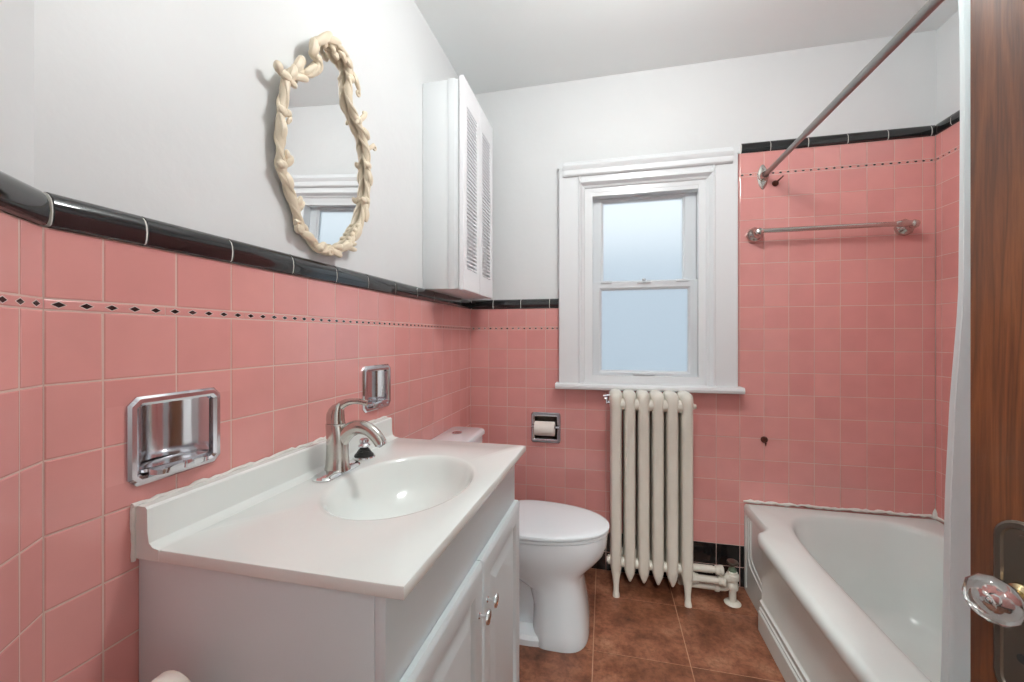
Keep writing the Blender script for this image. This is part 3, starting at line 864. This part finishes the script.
# ------------------------------------------------------------------ radiator
ra = thing('radiator', 'cream painted cast iron column radiator standing below the window', 'radiator', (1.01, -.125, 0))
YC = -.122
def secring(cx, w, yf, yb, z, e=2.6, n=28):
    return tr(superell(cx, (yf + yb) / 2, w, (yb - yf) / 2, e, n), z)
NS = 6
for i in range(NS):
    cx = .845 + .0655 * i
    end = i in (0, NS - 1)
    bm = new()
    lvl = []
    if not end: lvl += [(.064, .002, -.185, -.06), (.072, .007, -.200, -.045), (.090, .0155, -.208, -.038), (.110, .0235, -.212, -.034)]
    else: lvl += [(.100, .020, -.208, -.038), (.112, .0245, -.212, -.034)]
    lvl += [(.130, .0275, -.213, -.032), (.16, .0278, -.214, -.031), (.50, .0278, -.214, -.031), (.88, .0278, -.214, -.031), (.905, .0285, -.214, -.031), (.925, .0315, -.213, -.032), (.948, .0326, -.212, -.034), (.968, .0326, -.208, -.038), (.981, .0300, -.198, -.045), (.989, .0235, -.182, -.058), (.9935, .012, -.165, -.075), (.995, .003, -.15, -.09)]
    rings = []
    for z, w, yf, yb in lvl:
        ring = secring(cx, w * 1.02, yf, yb, z, 4.5 if z < .9 else 3.0, 40)
        # raised vertical rib in the middle of the front and back faces
        rings.append(ring)
    loft(bm, rings)
    if end:
        for yf, sg in ((-.200, -1), (-.045, 1)):
            loft(bm, [tr(superell(cx, yf + dy, w, dpt, 2.4, 20), z) for z, w, dpt, dy in
                      ((0, .0165, .016, sg * .012), (.012, .0160, .0155, sg * .012), (.022, .0135, .013, sg * .008), (.05, .0135, .014, sg * .004), (.085, .0175, .018, 0), (.12, .0245, .024, -sg * .012), (.15, .0262, .028, -sg * .018))])
    fixn(bm)
    o = part('section', bm, M['radiator'], ra)
for z in (.150, .930):
    bm = new()
    tube(bm, [(.845, -.172, z), (.845 + .0655 * 5, -.172, z)], .023 if z < .5 else .031, 18, up=Vector((0, 1, 0)))
    tube(bm, [(.845, -.08, z), (.845 + .0655 * 5, -.08, z)], .023, 18, up=Vector((0, 1, 0)))
    part('hub', bm, M['radiator'], ra)
bm = new()
tube(bm, [(.822, -.165, .150), (.806, -.165, .150)], .022, 18, up=Vector((0, 1, 0)))
lathe(bm, (.812, -.165, .150), (-1, 0, 0), [(.015, 0), (.015, .010), (.012, .012), (0, .012)], 6)
part('end_plug', bm, M['radiator'], ra); bm = new()
lathe(bm, (1.197, -.165, .93), (1, 0, 0), [(.016, 0), (.016, .010), (.011, .013), (.011, .02), (0, .02)], 8)
part('end_plug', bm, M['radiator'], ra)
bm = new()
lathe(bm, (.818, -.165, .935), (-1, 0, 0), [(.008, 0), (.008, .012), (.006, .014), (.006, .02), (0, .02)], 8)
tube(bm, [(.800, -.165, .930), (.800, -.165, .965)], .0055, 12, up=Vector((0, 1, 0)))
tube(bm, [(.783, -.165, .968), (.815, -.165, .972)], .005, 10, up=Vector((0, 1, 0)))
tube(bm, [(.790, -.17, .955), (.80, -.17, .955)], .006, 10, up=Vector((0, 1, 0)))
part('bleed_valve', bm, M['oldchrome'], ra)
# supply pipes and valve
VY = -.145
bm = new()
lathe(bm, (1.195, VY, .150), (1, 0, 0), [(.017, 0), (.017, .10), (.0145, .10)], 18)
for z, r_, x1 in ((.150, .0145, 1.335), (.100, .0165, 1.345)):
    tube(bm, [(1.19, VY, z), (x1, VY, z)], r_, 18, up=Vector((0, 1, 0)))
lathe(bm, (1.305, VY, .150), (1, 0, 0), [(.0145, 0), (.020, .002), (.020, .018), (.0235, .020), (.0235, .034), (.0185, .037)], 18)
lathe(bm, (1.200, VY, .100), (1, 0, 0), [(.026, 0), (.026, .016), (.0215, .018), (.0215, .030), (.0165, .031)], 8)
lathe(bm, (1.318, VY, .100), (1, 0, 0), [(.0165, 0), (.0215, .001), (.0215, .018), (.024, .020), (.024, .030), (.018, .034)], 18)
part('supply_pipe', bm, M['radiator'], ra)
bm = new()
VX = 1.382
lathe(bm, (VX, VY, .004), (0, 0, 1), [(.016, 0), (.016, .060), (.0185, .061), (.0185, .064), (.024, .066), (.025, .074), (.0245, .090), (.022, .094), (.021, .104), (.027, .112), (.028, .122), (.027, .135), (.021, .139), (.021, .146), (.0165, .150), (0, .151)], 22)
ball(bm, (VX - .008, VY, .120), (.030, .024, .024))
part('valve_body', bm, M['radiator'], ra)
bm = new(); lathe(bm, (VX, VY, .150), (0, 0, 1), [(.018, 0), (.0185, .012), (.013, .016), (.009, .018), (.009, .026), (0, .026)], 8)
part('valve_bonnet', bm, M['green'], ra, label='greenish corroded bonnet nut')
bm = new(); lathe(bm, (VX, VY, .172), (0, 0, 1), [(.006, 0), (.007, .010), (.014, .014), (.024, .016), (.0265, .021), (.024, .028), (.014, .031), (0, .031)], 20)
part('valve_handle', bm, M['bronze'], ra, label='dark brown round valve handle')
bm = new(); lathe(bm, (VX, VY, .0005), (0, 0, 1), [(.036, 0), (.037, .003), (.033, .007), (.022, .010), (.017, .013), (0, .013)], 28)
part('floor_flange', bm, M['radiator'], ra)
bm = new()
tube(bm, [(1.19, -.11, .045), (1.335, -.11, .045)], .012, 14, up=Vector((0, 1, 0))); tube(bm, [(1.335, -.11, .045), (1.352, -.118, .05), (1.362, -.13, .062), (1.375, -.14, .08)], .012, 14, up=Vector((0, 1, 0)))
lathe(bm, (1.312, -.11, .045), (1, 0, 0), [(.012, 0), (.018, .001), (.018, .018), (.014, .020)], 8)
part('pipe_reflection', bm, M['radiator'], ra)  # solid pipe shape added where the pipes above only reflect and cast shade

# ------------------------------------------------------------------ bathtub
tu = thing('bathtub', 'white enamelled alcove bathtub with stepped apron along the right side', 'bathtub', (1.86, -.76, 0))
tx, ty = 1.88, -.76
OUT = [(1.474, -.002), (1.474, -.262), (1.468, -.285), (1.440, -.312), (1.426, -.326), (1.420, -.36), (1.418, -.76), (1.420, -1.16), (1.426, -1.194), (1.440, -1.208), (1.468, -1.235), (1.474, -1.258), (1.474, -1.518), (XR - .003, -1.518), (XR - .003, -.002)]
def raypoly(a, poly, cx, cy):
    c, s = math.cos(a), math.sin(a); best = None
    for i in range(len(poly)):
        (x1, y1), (x2, y2) = poly[i], poly[(i + 1) % len(poly)]
        dx, dy = x2 - x1, y2 - y1; den = c * dy - s * dx
        if abs(den) < 1e-12: continue
        t = ((x1 - cx) * dy - (y1 - cy) * dx) / den; u = ((x1 - cx) * s - (y1 - cy) * c) / den
        u = ((x1 - cx) * s - (y1 - cy) * c) / (c * dy - s * dx)
        if t > 0 and -1e-6 <= u <= 1 + 1e-6: best = t if best is None else max(best, t)
    return best
angs = [2 * PI * i / 144 for i in range(144)] + [math.atan2(y - ty, x - tx) % (2 * PI) for x, y in OUT]
angs = sorted(angs); angs = [a for i, a in enumerate(angs) if i == 0 or a - angs[i - 1] > .002]
INN = superell(tx, ty, .308, .665, 4.5, 200)
def to_ring(z, inset=0, k=None, poly=OUT):
    out = []
    for a in angs:
        t = raypoly(a, poly, tx, ty)
        if k is not None: t *= k
        t -= inset
        out.append(Vector((tx + t * math.cos(a), ty + t * math.sin(a), z)))
    return out
def inn(z, dx, dy, e=4.2, sx=0, sy=0):
    return to_ring(z, poly=superell(tx + sx, ty + sy, .308 - dx, .665 - dy, e, 160))
bm = new()
rings = [to_ring(.372, .030), to_ring(.374, .016), to_ring(.380, .004), to_ring(.392, 0), to_ring(.408, 0), to_ring(.420, .004), to_ring(.428, .013), to_ring(.431, .028)]
rings += [inn(.431, -.030, -.020), inn(.428, -.014, -.009), inn(.420, -.004, -.002), inn(.405, .003, .004), inn(.36, .014, .02), inn(.28, .030, .055, 4.0), inn(.18, .048, .095, 3.8), inn(.11, .062, .125, 3.6), inn(.080, .080, .15, 3.4), inn(.066, .11, .19, 3.2), inn(.062, .16, .25, 3.0), inn(.060, .26, .5, 2.5)]
loft(bm, rings, False, True); fixn(bm)
for f in bm.faces: pass
part('basin', bm, M['enamel'], tu)
bm = new()
# apron: recessed end piers and the stepped middle
for y0, y1 in ((-.30, -.003), (-1.517, -1.22)):
    prof = [(1.475, 0), (1.475, .385), (1.52, .385), (1.52, 0)]
    loft(bm, [[Vector((x, y, z)) for x, z in prof] for y in (y0, y1)])
prof = [(1.437, 0), (1.437, .080), (1.440, .084), (1.446, .085), (1.446, .088), (1.441, .091), (1.441, .096), (1.447, .100), (1.447, .116), (1.442, .120), (1.442, .126), (1.449, .131), (1.451, .136), (1.451, .375), (1.447, .385), (1.52, .385), (1.52, 0)]
loft(bm, [[Vector((x, y, z)) for x, z in prof] for y in (-.309, -1.211)])
fixn(bm)
part('apron', bm, M['enamel'], tu)
bm = new()
for s_, yo in ((1, 0), (-1, -1.52)):
    for off, zb in ((.068, .145), (.100, .175)):
        pts = catmull([(1.4745, yo - s_ * off, .378), (1.4745, yo - s_ * off, .30), (1.4745, yo - s_ * off, zb + .06), (1.4745, yo - s_ * (off + .012), zb + .03), (1.4745, yo - s_ * (off + .045), zb + .005), (1.4745, yo - s_ * .305, zb - .03)], 5)
        tube(bm, pts, .0042, 8, up=Vector((1, 0, 0)))
        part('apron_bead', bm, M['enamel'], tu); bm = new()
    pts = [(1.4745, yo - s_ * .035, .378), (1.4745, yo - s_ * .035, .02)]
    tube(bm, pts, .0035, 8, up=Vector((1, 0, 0)))
    part('apron_bead', bm, M['enamel'], tu); bm = new()
bm.free()
bm = new()
random.seed(11)
pts = [(1.472 + i * .8 / 50, -.004, .437 + random.uniform(-.002, .004)) for i in range(50)]
tube(bm, pts, [random.uniform(.004, .010) for _ in pts], 8, up=Vector((0, 1, 0)))
pts = [(XR - .004, -.004 - i * .03, .437 + random.uniform(-.002, .003)) for i in range(50)]
tube(bm, pts, [random.uniform(.004, .009) for _ in pts], 8)
tube(bm, [(XR - .006, -.006, .43), (XR - .005, -.005, .455), (XR - .004, -.004, .475)], [.012, .008, .002], 8)
part('caulk_bead', bm, M['caulk'], tu, label='rough line of white caulk')
bm = new(); lathe(bm, (tx, -1.30, .060), (0, 0, 1), [(.028, 0), (.028, .002), (.022, .003), (.018, .001), (0, .001)], 24); part('drain', bm, M['chrome'], tu)

# ------------------------------------------------------------------ rod, towel bar, screws, curtain
ro = thing('curtain_rod', 'dull metal shower curtain rod running above the tub rim to the back wall', 'curtain rod', (1.561, 0, 2.058))
bm = new(); tube(bm, [(1.561, -.012, 2.062), (1.561, -.50, 2.064), (1.561, -1.0, 2.066)], .0115, 20, up=Vector((1, 0, 0)))
tube(bm, [(1.561, -.45, 2.064), (1.561, -1.52, 2.068)], .0135, 20, up=Vector((1, 0, 0)))
part('rod', bm, M['steel'], ro)
bm = new()
mpb = lambda u, v, h: Vector((1.559 + u, -h, 2.062 + v))
loft(bm, [[mpb(x, y, h) for x, y in superell(0, 0, .024 * k, .062 * k, 1.7, 32)] for h, k in ((.0005, 1), (.003, 1), (.006, .9), (.008, .7))])
lathe(bm, (1.561, -.006, 2.062), (0, -1, 0), [(.024, 0), (.0235, .006), (.019, .010), (.0175, .026), (.0155, .03), (.0155, .002)], 26)
for z in (.043, -.043): lathe(bm, (1.559, -.005, 2.062 + z), (0, -1, 0), [(.006, 0), (.005, .003), (0, .004)], 12)
fixn(bm)
part('wall_flange', bm, M['nickel'], ro)
tb = thing('towel_bar', 'chrome towel bar with faceted round posts on the pink tile above the tub', 'towel bar', (1.83, 0, 1.775))
bm = new(); tube(bm, [(1.515, -.075, 1.776), (2.15, -.075, 1.776)], .0112, 18, up=Vector((0, 1, 0)))
part('bar', bm, M['nickel'], tb)
for x in (1.520, 2.147):
    bm = new()
    lathe(bm, (x, -.0005, 1.772), (0, -1, 0), [(.036, 0), (.039, .006), (.040, .014), (.036, .024), (.029, .032), (.022, .040), (.0175, .055), (.017, .066), (.019, .072), (.0195, .080), (.016, .087), (.008, .091), (0, .092)], 8)
    part('post', bm, M['nickel'], tb)
bm = new(); lathe(bm, (2.068, -.075, 1.776), (1, 0, 0), [(.0095, 0), (.0145, .02), (.0155, .05), (.012, .075), (.0125, .078), (.0125, .092), (.010, .096), (0, .096)], 18)
part('end_sleeve', bm, M['nickel'], tb)
sc1 = thing('wall_screw', 'rusty screw stub in the pink tile just beside the curtain rod flange', 'screw', (1.618, 0, 2.03))
bm = new(); lathe(bm, (1.616, -.0003, 2.026), (0, -1, 0), [(.015, 0), (.0145, .004), (.010, .010), (.007, .013), (0, .014)], 14); part('rusted_anchor', bm, M['rust'], sc1)
bm = new(); tube(bm, [(1.616, -.008, 2.026), (1.630, -.024, 2.040), (1.640, -.034, 2.050)], [.005, .004, .003], 10, up=Vector((0, 1, 0))); part('shank', bm, M['rust'], sc1)
sc2 = thing('rusted_stub', 'small rusted pipe stub low in the pink tile between radiator and tub', 'stub', (1.566, 0, .745))
bm = new(); lathe(bm, (1.566, -.0003, .752), (0, -1, 0), [(.016, 0), (.0165, .004), (.014, .009), (.011, .012), (.008, .012), (.007, .006), (0, .006)], 14, 1, 1); part('ring', bm, M['rust'], sc2)
bm = new(); tube(bm, [(1.566, -.006, .745), (1.569, -.014, .735), (1.570, -.010, .722)], [.005, .0045, .002], 8); part('wire_end', bm, M['rust'], sc2)

cu = thing('shower_curtain', 'plain white shower curtain drawn back beside the wooden door', 'curtain', (1.57, -1.3, 2.05))
bm = new()
rows = 26; cols = 90
def yst(z):
    T = [(.2, -.995), (.445, -1.015), (.88, -1.042), (1.115, -1.066), (1.35, -1.10), (2.07, -1.145)]
    for (a, p), (b, q) in zip(T, T[1:]):
        if z <= b: return p + (q - p) * max(0, (z - a) / (b - a))
    return T[-1][1]
grid = []
for r_ in range(rows + 1):
    t = r_ / rows; z = 2.045 - t * 1.75
    line = []
    for c_ in range(cols + 1):
        s_ = c_ / cols
        y = yst(z) - (.36 + .03 * t) * s_
        x = 1.562 + .06 * t ** .7 + min(1, s_ * 8) * ((.018 + .008 * t) * math.sin(s_ * 2 * PI * 6.2) + .006 * math.sin(s_ * 41 + t * 3))
        line.append(bm.verts.new((x, y, z)))
    grid.append(line)
for a, b in zip(grid, grid[1:]):
    for i in range(cols): bm.faces.new((a[i], a[i + 1], b[i + 1], b[i]))
fixn(bm)
part('cloth', bm, M['curtain'], cu)
for k in range(8):
    bm = new(); y = -1.15 - k * .048
    tube(bm, [(1.562 + .024 * math.cos(a), y, 2.056 + .026 * math.sin(a)) for a in [2 * PI * i / 20 for i in range(20)]], .0018, 6, True, up=Vector((0, 1, 0)))
    part('ring', bm, M['chrome'], cu)

# ------------------------------------------------------------------ door
PH = math.radians(20)
nx, ny = -math.cos(PH), -math.sin(PH); ex, ey = math.sin(PH), -math.cos(PH)      # face normal; direction from free edge to hinge
E0 = Vector((1.3227, -1.509, 0))
def mpDr(u, z, h): return Vector((E0.x + ex * u + nx * h, E0.y + ey * u + ny * h, z))
def dbox(bm, u0, u1, z0, z1, h0, h1, bev=0):
    s0 = len(bm.verts); box(bm, u0, u1, z0, z1, h0, h1, bev)
    bm.verts.ensure_lookup_table()
    for v in bm.verts[s0:]: v.co = mpDr(v.co.x, v.co.y, v.co.z)
bm = new()
box(bm, -.035, 0, 0, .118, .012, 2.04, .002); box(bm, -.035, 0, .638, .755, .012, 2.04, .002)
for z0, z1 in ((.012, .25), (.86, 1.03), (1.92, 2.04)): box(bm, -.035, 0, .118, .638, z0, z1)
dr = struct('door_1', bm, M['wood'])
dr.matrix_world = Matrix(((nx, ex, 0, E0.x), (ny, ey, 0, E0.y), (0, 0, 1, 0), (0, 0, 0, 1)))
bm = new()
for z0, z1 in ((.25, .86), (1.03, 1.92)):
    mp = lambda u, v, h: Vector((h, u, v))
    plate(bm, [(.118, .638, z0, z1, .001, 0), (.126, .630, z0 + .008, z1 - .008, .001, -.004), (.132, .624, z0 + .014, z1 - .014, .001, -.011)], mp, 1, False, True)
    box(bm, -.026, -.012, .118, .638, z0, z1)
struct('door_panel', bm, M['wood'], dr)
KU, KZ = .0595, .914
bm = new()
mp = lambda u, v, h: Vector((h, KU + u, KZ + v))
plate(bm, [(-.031, .031, -.150, .100, .030, 0), (-.031, .031, -.150, .100, .030, .002), (-.028, .028, -.147, .097, .027, .0045), (-.022, .022, -.141, .091, .021, .0045), (-.020, .020, -.139, .089, .019, .002), (-.018, .018, -.137, .087, .017, .002)], mp, 8)
for v in (.078, -.128): lathe(bm, (.002, KU, KZ + v), (1, 0, 0), [(.0045, 0), (.004, .002), (0, .003)], 12)
struct('door_plate', bm, M['bronze'], dr)
bm = new(); lathe(bm, (.002, KU, KZ - .085), (1, 0, 0), [(.006, 0), (.006, .0015), (0, .0016)], 16)
struct('keyhole', bm, M['dark'], dr)
bm = new(); lathe(bm, (.002, KU, KZ), (1, 0, 0), [(.017, 0), (.016, .004), (.0095, .008), (.0085, .020), (.012, .026), (.0195, .030), (.0205, .034), (.019, .036), (0, .036)], 28)
struct('knob_shank', bm, M['brass'], dr)
bm = new(); lathe(bm, (.0365, KU, KZ), (1, 0, 0), [(.019, 0), (.028, .005), (.031, .013), (.030, .020), (.0245, .0275), (.0155, .0315), (.0125, .030), (0, .0275)], 12)
struct('door_knob', bm, M['glass'], dr)
bm = new(); lathe(bm, (.0372, KU, KZ), (1, 0, 0), [(.026, 0), (.0275, .004), (.024, .006), (.016, .0075), (.010, .012), (.006, .013), (0, .015)], 12)
struct('knob_core', bm, M['chrome'], dr)
bm = new()
for u0, u1, z0, z1 in ((.735, .80, 0, 2.06), (1.62, 1.69, 0, 2.06), (.735, 1.69, 2.06, 2.13)): box(bm, u0, u1, -2.32, -2.305, z0, z1, .003)
struct('trim_6', bm, M['trim'])

# ------------------------------------------------------------------ spare roll on a stand by the vanity
sd = thing('toilet_paper_stand', 'slim freestanding roll stand in front of the vanity side panel', 'stand', (.18, -1.80, 0))
bm = new(); lathe(bm, (.18, -1.80, .0005), (0, 0, 1), [(.075, 0), (.075, .008), (.070, .012), (.008, .016), (0, .016)], 32); part('base', bm, M['chrome'], sd)
bm = new(); tube(bm, [(.150, -1.895, .712), (.153, -1.885, .702), (.162, -1.88, .68), (.18, -1.875, .2), (.18, -1.86, .06), (.18, -1.83, .013)], .005, 12, up=Vector((1, 0, 0)))
tube(bm, [(.150, -1.895, .712), (.150, -1.745, .712)], .006, 12, up=Vector((1, 0, 0)))
part('post', bm, M['chrome'], sd)
bm = new(); lathe(bm, (.150, -1.862, .712), (0, 1, 0), [(.019, 0), (.039, 0), (.042, .002), (.0425, .098), (.041, .100), (.019, .100), (.019, 0)], 48)
r = obj('toilet_roll', bm, M['paper']); tag(r, 'white rounded roll top in front of the vanity side panel', 'toilet roll')

# ------------------------------------------------------------------ lights
cl = thing('ceiling_light', 'white glass globe hanging on a short stem from the bathroom ceiling', 'ceiling light', (1.0, -1.18, CEIL))
bm = new(); lathe(bm, (1.0, -1.18, CEIL - .001), (0, 0, -1), [(.07, 0), (.07, .01), (.055, .02), (.014, .026), (.012, .11), (.045, .115), (.05, .135), (0, .135)], 40); part('canopy', bm, M['nickel'], cl)
bm = new(); lathe(bm, (1.0, -1.18, CEIL - .136), (0, 0, -1), [(.048, 0), (.085, .02), (.112, .06), (.118, .095), (.105, .14), (.07, .175), (.03, .19), (0, .193)], 40); part('glass_bowl', bm, emit('lamp_glass', (.975, .99, .97, 1), 60), cl)
hl = thing('hall_fill', 'round fill light added in the unseen hall behind the doorway', 'ceiling light', (.9, -3.3, CEIL))  # unseen lamp added to fill the surfaces facing the doorway
bm = new(); lathe(bm, (.9, -3.3, CEIL - .001), (0, 0, -1), [(.15, 0), (.15, .02), (0, .03)], 40); part('canopy', bm, M['nickel'], hl)
bm = new(); lathe(bm, (.9, -3.3, CEIL - .03), (0, 0, -1), [(.14, 0), (.145, .02), (.12, .05), (.08, .072), (0, .083)], 40); part('glass_bowl', bm, emit('hall_fill_glow', (.975, .99, .97, 1), 230), hl)

w = bpy.data.worlds.new('sky'); sc.world = w; w.use_nodes = True
nt = w.node_tree; bg = nt.nodes['Background']
tc = nt.nodes.new('ShaderNodeTexCoord'); sp_ = nt.nodes.new('ShaderNodeSeparateXYZ'); cr = nt.nodes.new('ShaderNodeValToRGB')
nt.links.new(tc.outputs['Generated'], sp_.inputs[0]); nt.links.new(sp_.outputs['Z'], cr.inputs[0]); nt.links.new(cr.outputs[0], bg.inputs[0])
cr.color_ramp.elements[0].position = 0; cr.color_ramp.elements[0].color = (.84, .90, .94, 1)
cr.color_ramp.elements[1].position = .6; cr.color_ramp.elements[1].color = (.88, .93, .97, 1)
bg.inputs['Strength'].default_value = 1.02

sc.view_settings.view_transform = 'Standard'
sc.view_settings.look = 'None'
sc.view_settings.exposure = .22
sc.view_settings.gamma = 1
sc.view_settings.use_curve_mapping = False
sc.cycles.max_bounces = 10
sc.cycles.diffuse_bounces = 6
sc.cycles.glossy_bounces = 6
sc.cycles.transmission_bounces = 8
sc.cycles.sample_clamp_indirect = 6
